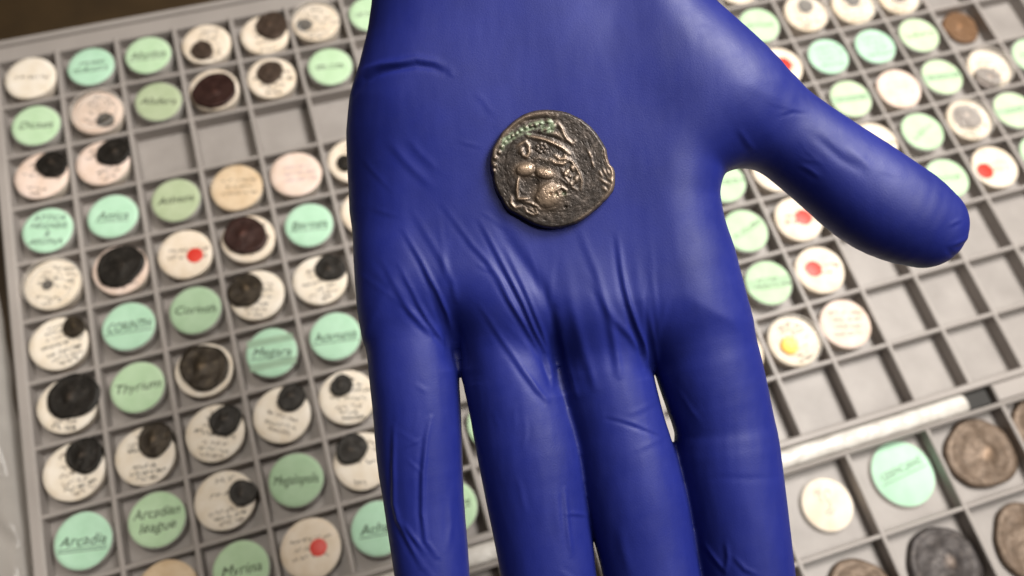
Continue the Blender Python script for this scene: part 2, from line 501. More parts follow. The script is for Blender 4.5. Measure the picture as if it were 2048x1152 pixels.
ITEMS = [
    ('label', 14.8, -13.4, 'white', None, None, 's1', "in the tray's back left corner"),
    ('label', 42.8, -13.6, 'mint', None, None, 'S2u', 'in the back row, second from left'),
    ('label', 69.9, -13.2, 'green', None, None, 'Abydus_', 'in the back row, third from left'),
    ('ticket', 98.2, -13.4, 'cream', (95.8, -17.5, 5.4, 'brown'), None, '', 'in the back row, fourth from left'),
    ('ticket', 126.8, -14.7, 'cream', (132.0, -10.2, 8.1, 'brown'), None, '', 'in the back row, fifth from left'),
    ('dome', 153.2, -13.2, 'cream', (147.2, -13.9, 3.8, 'dark'), None, '', 'in the back row, sixth from left'),
    ('label', 181.2, -14.2, 'green', None, None, 's1', "half hidden behind the glove's wrist"),
    ('label', 14.8, -41.2, 'green', None, None, 'Dicaea', "in the second row at the tray's left edge"),
    ('dome', 42.8, -41.2, 'pink', (46.1, -46.6, 4.0, 'dark'), None, '', 'in the second row, second from left'),
    ('label', 70.8, -41.7, 'olive', None, None, 'Abdera', 'in the second row, third from left'),
    ('big', 97.3, -41.5, 'cream', (97.5, -42.7, 10.2, 'redbrown'), None, '', 'in the second row, fourth from left'),
    ('ticket', 125.2, -41.2, 'cream', (125.3, -38.5, 6.4, 'brown'), None, '', 'in the second row, fifth from left'),
    ('label', 154.3, -41.5, 'green', None, None, 's1_', 'in the second row, nearest the glove'),
    ('ticket', 14.8, -69.2, 'pink', (20.2, -65.1, 6.9, 'black'), None, '', "in the third row at the tray's left edge"),
    ('ticket', 41.9, -69.2, 'pink', (47.6, -65.4, 7.4, 'black'), None, '', 'in the third row, second from left'),
    ('label', 14.8, -98.0, 'mint', None, None, 'ATTICA/MEGARIS/&/AEGINA', "in the fourth row at the tray's left edge"),
    ('label', 42.8, -98.3, 'mint', None, None, 'Attica_', 'in the fourth row, second from left'),
    ('label', 70.8, -97.2, 'olive', None, None, 'Athens', 'in the fourth row, third from left'),
    ('label', 98.3, -97.7, 'tan', None, None, 'S3', 'in the fourth row, fourth from left'),
    ('label', 125.9, -97.6, 'pink', None, None, 'S3p', 'in the fourth row, fifth from left'),
    ('ticket', 153.2, -97.2, 'cream', (149.7, -98.3, 4.3, 'black'), None, '', 'in the fourth row, beside the glove'),
    ('dome', 14.4, -125.2, 'white', (12.6, -125.1, 2.2, 'dark'), None, '', "in the fifth row at the tray's left edge"),
    ('big', 42.8, -125.6, 'pink', (43.2, -124.4, 9.9, 'black'), None, '', 'in the fifth row, second from left'),
    ('red', 70.8, -125.5, 'cream', None, (74.8, -127.3, 3.6), 'S2', 'in the fifth row, third from left'),
    ('big', 98.8, -125.2, 'cream', (97.9, -123.7, 9.5, 'redbrown'), None, '', 'in the fifth row, fourth from left'),
    ('label', 126.3, -125.3, 'mint', None, None, 'Beroea_', 'in the fifth row, fifth from left'),
    ('label', 153.2, -125.2, 'cream', None, None, 's1', 'in the fifth row, half hidden by the glove'),
    ('ticket', 14.1, -153.2, 'white', (22.3, -146.9, 4.7, 'dark'), None, '', "in the sixth row at the tray's left edge"),
    ('label', 42.8, -153.2, 'mint', None, None, 'CORINTH_', 'in the sixth row, second from left'),
    ('label', 70.8, -153.2, 'sage', None, None, 'Corinth', 'in the sixth row, third from left'),
    ('ticket', 97.4, -153.2, 'white', (93.1, -150.2, 7.7, 'dark'), None, '', 'in the sixth row, fourth from left'),
    ('ticket', 125.4, -153.5, 'white', (131.0, -149.4, 6.5, 'black'), None, '', 'in the sixth row, fifth from left'),
    ('ticket', 14.7, -181.2, 'white', (17.8, -178.4, 9.9, 'black'), None, '', "in the seventh row at the tray's left edge"),
    ('label', 42.8, -181.2, 'green', None, None, 'Thyrium', 'in the seventh row, second from left'),
    ('big', 70.1, -181.2, 'white', (70.5, -180.4, 10.1, 'dark'), None, '', 'in the seventh row, third from left'),
    ('label', 98.6, -181.2, 'mint', None, None, '=Megara_', 'in the seventh row, fourth from left'),
    ('label', 126.2, -181.2, 'mint', None, None, 'Acarnania_', 'in the seventh row, fifth from left'),
    ('ticket', 14.4, -209.2, 'white', (19.3, -204.2, 7.2, 'black'), None, '', "in the eighth row at the tray's left edge"),
    ('ticket', 41.8, -210.8, 'white', (47.9, -204.4, 6.9, 'dark'), None, '', 'in the eighth row, second from left'),
    ('ticket', 70.0, -209.2, 'white', (75.1, -205.4, 6.4, 'black'), None, '', 'in the eighth row, third from left'),
    ('ticket', 97.5, -209.2, 'white', (103.5, -202.5, 5.9, 'black'), None, '', 'in the eighth row, fourth from left'),
    ('ticket', 125.2, -209.2, 'white', (124.0, -203.8, 4.7, 'black'), None, '', 'in the eighth row, fifth from left'),
    ('label', 14.8, -237.2, 'mint', None, None, 'Arcadia__', "in the ninth row at the tray's left edge"),
    ('label', 42.8, -237.2, 'green', None, None, 'Arcadian/league', 'in the ninth row, second from left'),
    ('ticket', 69.2, -237.2, 'white', (76.7, -236.5, 5.4, 'black'), None, '', 'in the ninth row, third from left'),
    ('label', 97.7, -237.2, 'sage', None, None, 'Megalopolis', 'in the ninth row, fourth from left'),
    ('ticket', 125.2, -237.2, 'white', (122.0, -231.3, 6.4, 'black'), None, '', 'in the ninth row, fifth from left'),
    ('label', 42.5, -265.2, 'tan', None, None, 'S3', 'in the front row, second from left'),
    ('label', 70.8, -265.2, 'green', None, None, 'Myrina', 'in the front row, third from left'),
    ('red', 97.9, -265.2, 'cream', None, (100.9, -265.6, 3.4), 'S3', 'in the front row, beside the little finger'),
    ('label', 125.2, -265.2, 'mint', None, None, 'Achaia_', 'in the front row, half hidden by the little finger'),
    ('label', 181.2, -237.2, 'green', None, None, 's1', 'higher up in the gap beside the little finger'),
    ('label', 154.8, -265.2, 'green', None, None, 's1', 'lower down in the gap beside the little finger'),
    ('label', 378.8, -70.2, 'green', None, None, 's1', "right of the glove, nearest the picture's top edge"),
    ('label', 377.2, -42.8, 'cream', None, None, 's1', "at the picture's top edge, touching the glove"),
    ('dome', 406.8, -69.2, 'cream', (408.5, -64.8, 4.3, 'dark'), None, '', 'first of three at the top edge'),
    ('dome', 434.8, -70.8, 'cream', (436.3, -66.0, 4.9, 'dark'), None, '', 'second of three at the top edge'),
    ('dome', 462.8, -70.8, 'cream', (463.9, -69.8, 5.5, 'grey'), None, '', 'third of three at the top edge'),
    ('red', 378.8, -97.8, 'cream', None, (380.8, -97.4, 4.5), 's1', 'half hidden by the base of the thumb'),
    ('label', 406.8, -98.1, 'mint', None, None, 'S4', 'left one of a pair above the thumb base'),
    ('label', 434.8, -98.3, 'mint', None, None, 'S4', 'right one of a pair above the thumb base'),
    ('label', 462.1, -97.4, 'pale', None, None, 's1', 'left of the bare brown coin'),
    ('coin', 492.8, -95.2, '', (493.8, -94.1, 9.9, 'brownmid'), None, '', 'lying bare in a cell near the top right'),
    ('label', 406.8, -125.5, 'pale', None, None, 's1b', 'above the middle of the thumb, its lower edge touching it'),
    ('label', 434.8, -126.2, 'pink', None, None, 'S3p', 'above the thumb, between two pale green labels'),
    ('label', 461.3, -125.2, 'pale', None, None, 's1b', 'right of the pinkish label above the thumb'),
    ('dome', 489.2, -126.8, 'cream', (484.6, -132.7, 6.9, 'grey'), None, '', 'below the bare brown coin'),
    ('label', 517.2, -125.2, 'green', None, None, 's1', 'at the right edge, in the upper row'),
    ('label', 406.8, -153.2, 'cream', None, None, 's1', 'half hidden by the middle of the thumb'),
    ('label', 434.6, -153.2, 'green', None, None, 's1r', 'above the thumb tip, with a slanting line of writing'),
    ('dome', 462.0, -153.2, 'cream', (461.3, -151.5, 7.2, 'grey'), None, '', 'between green labels above the thumb tip'),
    ('label', 489.2, -153.8, 'pale', None, None, 's1b', 'at the right edge, in the middle row'),
    ('label', 433.8, -181.2, 'green', None, None, 's1', 'half hidden by the thumb tip'),
    ('red', 461.2, -181.7, 'cream', None, (454.9, -182.6, 4.3), 'S2', 'at the right edge, beside the thumb tip'),
    ('label', 489.2, -181.2, 'green', None, None, 's1', 'at the right edge, cut off by the frame'),
    ('label', 322.8, -154.2, 'green', None, None, 's1', 'in the crook of the thumb, upper left'),
    ('label', 350.8, -154.8, 'cream', None, None, 's1', 'in the crook of the thumb, tucked under it'),
    ('label', 322.8, -181.4, 'green', None, None, 's1r', 'below the thumb crook, beside the index finger'),
    ('red', 350.8, -182.3, 'cream', None, (353.3, -182.3, 4.1), 'S2', 'just below the thumb, partly covered'),
    ('label', 322.8, -209.2, 'green', None, None, 'S2b', 'beside the index finger, with two lines of writing'),
    ('red', 349.3, -209.7, 'cream', None, (346.4, -208.5, 4.0), 'S2', 'below the thumb, wholly in view'),
    ('label', 294.8, -237.2, 'cream', None, None, 's1', 'mostly hidden by the index finger'),
    ('dome', 322.2, -238.8, 'white', (319.2, -240.2, 3.1, 'gold'), None, '', 'right of the index finger'),
    ('label', 349.2, -237.6, 'pink', None, None, 'S4', "right of the gold coin's capsule"),
]
COLW = {'mint': 'mint green', 'green': 'green', 'sage': 'dull green', 'olive': 'olive green', 'pale': 'pale green', 'white': 'white',
        'cream': 'cream', 'pink': 'pinkish white', 'tan': 'tan'}
CCOL = {'black': 'black', 'dark': 'dark bronze', 'brown': 'dark brown', 'redbrown': 'red brown', 'grey': 'grey', 'gold': 'gold', 'brownmid': 'mid brown'}
CARD_Z = -1.2
for (kind, x, y, col, coin, dot, txt, ph) in ITEMS:
    sd = nxt()
    r_ = random.Random(sd * 31)
    if kind == 'coin':
        o = blob_coin('bronze_coin', x, y, FLOOR, coin[2], M['c_' + coin[3]], 2.4, sd)
        tag(o, 'round brown bronze coin ' + ph, 'coin', 'coins in the trays')
        continue
    rot = math.radians(-17 + r_.uniform(2, 13))
    nm = 'paper_label' if kind in ('label', 'red') else 'coin_ticket'
    t = empty(nm, (x, y, FLOOR))
    Z = CARD_Z - FLOOR
    word = {'label': 'label', 'red': 'ticket with a red dot'}.get(kind, 'ticket')
    if kind == 'dome': word = 'ticket in clear domed capsule'
    if kind == 'big': word = 'ticket under large coin'
    if kind == 'ticket': word = 'coin ticket'
    tag(t, 'round %s %s %s' % (COLW[col], word, ph), 'label' if nm == 'paper_label' else 'ticket', 'round labels and tickets in the tray cells')
    green = col in ('mint', 'green', 'sage', 'olive', 'pale')
    inst('holder', shared('capsule', capsule_fn) if green else shared('pad', pad_fn), t, (0, 0, -FLOOR))
    c = inst('card', card_mesh(col, sd % 7), t, (0, 0, Z), r_.uniform(0, 6.28))
    tilt = (math.radians(r_.uniform(-2.0, 2.0)), math.radians(r_.uniform(-2.0, 2.0)))
    c.rotation_euler = (0, 0, r_.uniform(0, 6.28))
    zt = Z + .56
    ink = M['ink'] if col in ('mint', 'green', 'sage', 'olive') and x < 180 else (M['ink_green'] if green else M['ink_faint'])
    if kind in ('ticket', 'big', 'dome'):
        rr = rot + r_.uniform(-.35, .35)
        for (yy, wd) in ((8.0, 8), (5.4, 13), (2.8, 17), (-.4, 18), (-4.2, 15), (-6.7, 12), (-9.0, 7)):
            if r_.random() < .88:
                scribble(1, wd * r_.uniform(.7, 1.05), r_.choice((M['ink'], M['ink'], M['ink_faint'])), t, zt, rr + r_.uniform(-.06, .06),
                         sd * 7 + int(yy * 3), r_.uniform(.24, .34), r_.uniform(1.4, 2.0), y_off=yy)
    elif txt.startswith(('s', 'S')) and (len(txt) < 4 and (txt[1:2].isdigit())):
        n = int(txt[1])
        rr = rot
        if txt.endswith('r'): rr = rot + .55
        ik = M['ink_pink'] if txt.endswith('p') else ink
        scribble(n, 17 if n < 2 else 16, ik, t, zt, rr, sd * 7, .32 if n < 3 else .27, 1.9 if n < 3 else 1.5, 3.4, .3, under=green)
        if txt.endswith('b'):
            b = _flat('shaded_band', [(-10.4, -2.4, zt - .03), (10.4, -1.6, zt - .03), (10.4, 2.6, zt - .03), (-10.4, 1.9, zt - .03)], [(0, 1, 2, 3)], M['sage'], t, rot)
    elif txt:
        n_u = len(txt) - len(txt.rstrip('_'))
        stripes = txt.startswith('=')
        lines = txt.rstrip('_').lstrip('=').split('/')
        gap = 5.4 if len(lines) < 3 else 3.9
        for li, s_ in enumerate(lines):
            yy = (len(lines) - 1) * gap / 2 - li * gap
            lo, w_ = lettering(s_, ink, t, zt, rot, 5.6 if len(lines) < 3 else 3.9, 18.0 if len(lines) < 3 else 16.5, y=yy)
        for u in range(n_u):
            underline(w_ * 1.05, yy - 2.9 - u * 1.1, ink, t, zt, rot)
        if stripes:
            for yy in (5.4, -5.4):
                _flat('shaded_band', [(-9.6, yy - 1.5, zt - .03), (9.6, yy - 1.5, zt - .03), (9.6, yy + 1.5, zt - .03), (-9.6, yy + 1.5, zt - .03)], [(0, 1, 2, 3)], M['tape'], t, rot + .15)
    if dot:
        inst('red_dot', shared('red_dot', dot_fn), t, (dot[0] - x, dot[1] - y, zt + .02)).scale = (dot[2], dot[2], 1)
    if kind == 'dome':
        inst('lid', shared('lid', lid_fn), t, (0, 0, -FLOOR))
    if coin:
        cx, cy, cr, cc = coin
        if cc == 'gold':
            cr = 4.2
        # keep the coin on its ticket
        lim = 12.4 - cr * .75
        d = math.hypot(cx - x, cy - y)
        if d > lim:
            cx, cy = x + (cx - x) * lim / d, y + (cy - y) * lim / d
        o = blob_coin('bronze_coin' if cc not in ('grey', 'gold') else ('gold_coin' if cc == 'gold' else 'silver_coin'),
                      cx, cy, CARD_Z + .52, cr, M['c_' + cc], 1.2 if kind == 'dome' else 1.5, sd)
        tag(o, '%s %s coin on ticket %s' % ('small' if cr < 5.6 else ('large' if cr > 8.5 else 'round'), CCOL[cc], ph), 'coin', 'coins in the trays')

# the lower tray
def lower_label(x, y, r, col, label, name='paper_label'):
    t = empty(name, (x, y, FLOOR))
    tag(t, label, 'label', 'round labels and tickets in the tray cells')
    v, f = lathe_data([(r + .2, 0), (r + .5, .5), (r + .4, 1.4), (r - .1, 1.7), (r - .3, 1.45), (0, 1.45)], 48)
    mesh_obj('holder', v, f, M['capsule'], t)
    v, f = lathe_data([(r - .3, 1.5), (r - .3, 1.8), (r - .5, 1.9), (0, 1.95)], 48, .004, 5)
    mesh_obj('card', v, f, M[col], t)
    return t
t = lower_label(308.5, -309, 11.3, 'cream', 'round cream label with a pencilled sign, beside the index finger, in the lower tray')
z_ = 2.02
pts_all = [[(-4.6, 3.8), (-4.9, 5.6), (-3.8, 6.4), (-3.0, 5.2), (-3.8, 4.4)], [(-2.2, 7), (-2.6, 4.6), (-3.0, 2.4), (-2.3, 1.1)], [(-.2, 5.4), (.8, 6.4), (2, 5.6), (1.2, 4.6)],
           [(-.8, 5.5), (-.5, 3), (.9, 1), (1.2, -.8), (.2, -2.2)], [(-1.8, -3.4), (-.2, -2.4), (1.4, -2.6), (3.0, -1.8)], [(-1.2, -3.9), (.8, -4.0), (2.2, -3.3)]]
v_, f_ = [], []
for pts in pts_all:
    for a, b in zip(pts[:-1], pts[1:]):
        dx, dy = b[0] - a[0], b[1] - a[1]
        l = math.hypot(dx, dy)
        nx, ny = -dy / l * .16, dx / l * .16
        i = len(v_)
        v_ += [(a[0] + nx, a[1] + ny, z_), (a[0] - nx, a[1] - ny, z_), (b[0] - nx, b[1] - ny, z_), (b[0] + nx, b[1] + ny, z_)]
        f_.append((i, i + 1, i + 2, i + 3))
_flat('pencilled_sign', v_, f_, M['ink_faint'], t, math.radians(-14))
t = lower_label(346.6, -306.5, 14.2, 'mint', 'round mint green label with underlined capitals, in the lower tray')
lettering('GERMCIANS', M['ink_green'], t, 2.02, math.radians(7), 4.6, 21, 0.1, 1.8)
underline(23, -1.2, M['ink_green'], t, 2.02, math.radians(7), .4)
for (x, y, r, mt, lab) in [(384.5, -308.5, 15.6, 'c_sest', 'large brown coin with a portrait, right of the mint label'),
                           (421.5, -305, 15.8, 'c_sest', 'brown coin cut off by the right edge, in the lower tray back row'),
                           (346.2, -345.2, 15.2, 'c_sestdark', 'large dark grey coin at the bottom edge, lower tray'),
                           (386.0, -347.5, 15.2, 'c_sest', 'brown coin cut off at the bottom right corner'),
                           (306.0, -346.8, 14.6, 'c_sest', 'brown coin at the bottom edge beside the index finger'),
                           (149.5, -308.0, 14.2, 'c_sest', 'brown coin peeping through the gap between little and ring fingers')]:
    o = blob_coin('bronze_coin', x, y, FLOOR, r, M[mt], 3.0, nxt(), 2.1)
    tag(o, lab, 'coin', 'coins in the trays')

# crumpled clear sleeve left of the tray
v_, f_ = [], []
NXs, NYs = 40, 90
for j in range(NYs + 1):
    for i in range(NXs + 1):
        x = -80 + 74.0 * i / NXs
        y = -330 + 215.0 * j / NYs
        q = Vector((x * .045, y * .03 + x * .03, 0))
        z = -9.5 + 5.5 * abs(noise.noise(q)) + 3.0 * abs(noise.noise(q * 2.7)) + 3.2 * max(0, 1 - abs(x + 16) / 26)
        e = min(i, NXs - i, j, NYs - j)
        if e < 3:
            z = -12.4 + (z + 12.4) * e / 3
        v_.append((x + 2 * noise.noise((y * .05, 2, 0)) - .06 * max(0, y + 230), y, z))
for j in range(NYs):
    for i in range(NXs):
        a = j * (NXs + 1) + i
        f_.append((a, a + 1, a + NXs + 2, a + NXs + 1))
sl = mesh_obj('plastic_sleeve', v_, f_, M['sleeve'], origin=(-40, -220, -12.6))
tag(sl, 'crumpled clear plastic sleeve beside the left edge of the large tray', 'plastic sleeve')

# ---------------------------------------------------------------- the gloved hand
# Hand frame (mm): u across the palm towards the thumb, v towards the wrist, w out of the palm.
D0 = 195.0                                  # distance of the hand's middle plane from the lens
Q = D0 / 1667.0                             # design-sheet units to millimetres, middle plane
QP = 0.1095                                 # the same at the palm's skin
HX, HY = 1024.0, 576.0
def hp(x, y):
    return ((x - HX) * Q, (HY - y) * Q)

PALM = [(815, -520), (790, -400), (765, -250), (748, -120), (738, 0), (729, 60), (712, 130), (695, 190), (688, 260), (688, 330), (692, 420),
        (705, 500), (713, 560), (723, 620), (740, 668), (800, 656), (913, 658), (1010, 700), (1113, 712), (1210, 715), (1308, 712), (1400, 705), (1470, 670),
        (1482, 640), (1474, 600), (1463, 540), (1452, 480), (1443, 430), (1436, 390), (1440, 345), (1470, 312), (1510, 280), (1545, 230), (1545, 180), (1528, 142),
        (1510, 116), (1488, 90), (1452, 50), (1412, 8), (1372, -80), (1335, -190), (1312, -320), (1302, -420), (1296, -520)]
FINGERS = {   # x, y, half width, height above the middle plane
    'little': [(806, 520, 78, -1.0), (818, 640, 88, 0), (826, 720, 90, .4), (833, 800, 89, .8), (839, 900, 86, 1.2), (850, 1000, 79, 1.8), (863, 1100, 75, 2.8), (871, 1180, 71, 4.0), (876, 1262, 60, 6.0)],
    'ring': [(985, 560, 84, 0), (1006, 680, 93, .5), (1019, 740, 97, .8), (1039, 810, 101, 1.0), (1060, 900, 105, 1.3), (1075, 1000, 100, 1.8), (1090, 1100, 95, 2.6), (1104, 1200, 91, 4.0), (1118, 1310, 84, 7.0), (1126, 1395, 68, 10)],
    'middle': [(1182, 560, 84, 0), (1203, 690, 92, .6), (1211, 770, 97, .9), (1232, 850, 97, 1.0), (1249, 910, 99, 1.2), (1271, 1000, 100, 1.7), (1292, 1100, 96, 2.5), (1310, 1200, 93, 4.0), (1330, 1330, 86, 7.5), (1342, 1440, 68, 11)],
    'index': [(1372, 540, 90, 0), (1405, 690, 104, .3), (1424, 765, 104, .3), (1446, 850, 99, .3), (1452, 900, 103, .5), (1468, 1000, 100, 1.0), (1482, 1100, 96, 2.0), (1497, 1200, 89, 3.5), (1510, 1310, 82, 6.5), (1516, 1385, 66, 9)],
    'thumb': [(1330, 130, 112, 0), (1450, 200, 106, .5), (1560, 258, 93, 0), (1651, 321, 95, -.8), (1745, 391, 103, -1.2), (1805, 425, 100, -1.6), (1853, 449, 86, -2.0)],
}
BLEND = {'little': 5.5, 'ring': 5.0, 'middle': 5.0, 'index': 5.5, 'thumb': 9.0}
FLAT = {'little': .94, 'ring': .92, 'middle': .92, 'index': .92, 'thumb': .88}

us = np.arange(-46.0, 112.0, 0.35)
vs_ = np.concatenate([np.arange(-120.0, -70.0, 1.2), np.arange(-70.0, 69.0, 0.35), np.arange(69.0, 128.0, 1.6)])
ws = np.arange(-19.5, 24.0, 0.5)

def poly_sdf(U, V, poly):
    P = np.array([hp(*p) for p in poly])
    d = np.full(U.shape, 1e9)
    inside = np.zeros(U.shape, bool)
    for (ax, ay), (bx, by) in zip(P, np.roll(P, -1, 0)):
        ex, ey = bx - ax, by - ay
        t = np.clip(((U - ax) * ex + (V - ay) * ey) / (ex * ex + ey * ey), 0, 1)
        d = np.minimum(d, (U - ax - t * ex) ** 2 + (V - ay - t * ey) ** 2)
        c = ((ay > V) != (by > V)) & (U < (bx - ax) * (V - ay) / ((by - ay) if by != ay else 1e-9) + ax)
        inside ^= c
    d = np.sqrt(d)
    return np.where(inside, -d, d)

U2, V2 = np.meshgrid(us, vs_, indexing='ij')
d2 = poly_sdf(U2, V2, PALM)
def gauss(x, y, s, a):
    gu, gv = hp(x, y)
    return a * np.exp(-((U2 - gu) ** 2 + (V2 - gv) ** 2) / (2 * (s * Q) ** 2))
mid = (gauss(1440, 150, 200, 2.6) + gauss(1080, 420, 190, -1.0) + gauss(680, 360, 130, -6.0) + gauss(720, 0, 120, -4.0) + gauss(860, 300, 120, 1.0) + gauss(860, 620, 60, .8)
       + gauss(1010, 640, 60, 1.2) + gauss(1190, 640, 65, 1.3) + gauss(1390, 600, 80, 1.0) + gauss(1230, 60, 50, -.8)
       + gauss(915, 690, 30, -1.6) + gauss(1113, 735, 34, -1.8) + gauss(1308, 735, 32, -1.8))
# the palm's rim is rounded with a wider radius than its half thickness
H, Rr = 12.5, 15.0
def smin(a, b, k):
    h = np.maximum(k - np.abs(a - b), 0) / k
    return np.minimum(a, b) - h * h * k * .25

def spline(ch, n):
    P = np.array(ch, float)
    P = np.vstack([2 * P[0] - P[1], P, 2 * P[-1] - P[-2]])
    out = []
    for i in range(1, len(P) - 2):
        for k in range(n):
            t = k / n
            a, b, c, d = P[i - 1], P[i], P[i + 1], P[i + 2]
            out.append(.5 * (2 * b + (c - a) * t + (2 * a - 5 * b + 4 * c - d) * t * t + (3 * b - a - 3 * c + d) * t ** 3))
    out.append(P[-2])
    return [tuple(q) for q in out]

W3 = ws[None, None, :].astype(np.float32)
zz = (W3 - mid[:, :, None].astype(np.float32)) * np.float32(Rr / H)
qx = (d2 + Rr).astype(np.float32)[:, :, None]
qz = np.abs(zz)
palm = np.sqrt(np.maximum(qx, 0) ** 2 + qz ** 2) - np.float32(Rr)
palm = palm.astype(np.float32)
del zz, qz
field = palm.copy()
for nm, ch in FINGERS.items():
    ch = spline(ch, 3)
    pts = [(*hp(x, y), w_) for x, y, h_, w_ in ch]
    rad = [h_ * Q for x, y, h_, w_ in ch]
    pu = [p[0] for p in pts]; pv = [p[1] for p in pts]
    rm = max(rad) + 9
    iu = np.where((us > min(pu) - rm) & (us < max(pu) + rm))[0]
    iv = np.where((vs_ > min(pv) - rm) & (vs_ < max(pv) + rm))[0]
    su, sv = slice(iu[0], iu[-1] + 1), slice(iv[0], iv[-1] + 1)
    Uu = us[su][:, None, None].astype(np.float32)
    Vv = vs_[sv][None, :, None].astype(np.float32)
    Ww = (ws / FLAT[nm])[None, None, :].astype(np.float32)
    best = None
    for (a, b, ra, rb) in zip(pts[:-1], pts[1:], rad[:-1], rad[1:]):
        a = (a[0], a[1], a[2] / FLAT[nm]); b = (b[0], b[1], b[2] / FLAT[nm])
        e = np.subtract(b, a)
        t = np.clip(((Uu - a[0]) * e[0] + (Vv - a[1]) * e[1] + (Ww - a[2]) * e[2]) / np.float32((e ** 2).sum()), 0, 1)
        d = np.sqrt((Uu - a[0] - t * e[0]) ** 2 + (Vv - a[1] - t * e[1]) ** 2 + (Ww - a[2] - t * e[2]) ** 2) - (ra + (rb - ra) * t)
        best = d if best is None else np.minimum(best, d)
    joined = smin(palm[su, sv], best.astype(np.float32), np.float32(BLEND[nm]))
    f0, p0 = field[su, sv], palm[su, sv]
    kk = np.float32(.9) * np.clip(np.minimum(p0 - f0, p0 - joined), 0, 1) + np.float32(1e-3)   # soft crease only where two fingers meet
    field[su, sv] = smin(f0, joined, kk)
del palm

def surface_nets(F, xs, ys, zs):
    inside = F < 0
    n = inside[:-1, :-1, :-1].astype(np.int8)
    cnt = np.zeros_like(n)
    for dx in (0, 1):
        for dy in (0, 1):
            for dz in (0, 1):
                cnt += inside[dx:inside.shape[0] - 1 + dx, dy:inside.shape[1] - 1 + dy, dz:inside.shape[2] - 1 + dz]
    act = (cnt > 0) & (cnt < 8)
    I, J, L = np.where(act)
    idx = np.full(act.shape, -1, np.int32)
    idx[I, J, L] = np.arange(len(I))
    acc = np.zeros((len(I), 3)); num = np.zeros(len(I))
    cor = [(a, b, c) for a in (0, 1) for b in (0, 1) for c in (0, 1)]
    for a in cor:
        for ax in range(3):
            if a[ax]:
                continue
            b = list(a); b[ax] = 1
            fa = F[I + a[0], J + a[1], L + a[2]]; fb = F[I + b[0], J + b[1], L + b[2]]
            x = (fa < 0) != (fb < 0)
            t = np.where(x, fa / np.where(x, fa - fb, 1), 0)
            p = np.tile(np.array(a, float), (len(I), 1)); p[:, ax] = t
            acc += p * x[:, None]; num += x
    acc /= num[:, None]
    def lerp(arr, i, t):
        return arr[i] + (arr[i + 1] - arr[i]) * t
    V = np.c_[lerp(xs, I, acc[:, 0]), lerp(ys, J, acc[:, 1]), lerp(zs, L, acc[:, 2])]
    faces = []
    s = inside
    for ax in range(3):
        sl0 = [slice(None)] * 3; sl1 = [slice(None)] * 3
        sl0[ax] = slice(0, -1); sl1[ax] = slice(1, None)
        ch = s[tuple(sl0)] != s[tuple(sl1)]
        i, j, l = np.where(ch)
        o = [x for x in range(3) if x != ax]
        c = np.stack([i, j, l], 1)
        ok = (c[:, o[0]] > 0) & (c[:, o[1]] > 0) & (c[:, o[0]] < act.shape[o[0]]) & (c[:, o[1]] < act.shape[o[1]])
        c = c[ok]
        first = s[c[:, 0], c[:, 1], c[:, 2]]
        def cell(d0, d1):
            q = c.copy(); q[:, o[0]] += d0; q[:, o[1]] += d1
            return idx[q[:, 0], q[:, 1], q[:, 2]]
        q = np.stack([cell(-1, -1), cell(0, -1), cell(0, 0), cell(-1, 0)], 1)
        flip = first if ax != 1 else ~first
        q[~flip] = q[~flip][:, ::-1]
        faces.append(q)
    return V, np.concatenate(faces)

HV, HF = surface_nets(field, us, vs_, ws)
del field

def vnormals(V, Fq):
    n = np.cross(V[Fq[:, 2]] - V[Fq[:, 0]], V[Fq[:, 3]] - V[Fq[:, 1]])
    N = np.zeros_like(V)
    for k in range(4):
        np.add.at(N, Fq[:, k], n)
    return N / np.maximum(np.linalg.norm(N, axis=1, keepdims=True), 1e-12)

def smooth_verts(V, Fq, it):
    for _ in range(it):
        acc = np.zeros_like(V); c = np.zeros(len(V))
        for k in range(4):
            np.add.at(acc, Fq[:, k], V[Fq[:, (k + 1) % 4]]); np.add.at(c, Fq[:, k], 1)
            np.add.at(acc, Fq[:, k], V[Fq[:, (k - 1) % 4]]); np.add.at(c, Fq[:, k], 1)
        V = V * .5 + .5 * acc / c[:, None]
    return V
HV = smooth_verts(HV, HF, 9)
HN = vnormals(HV, HF)

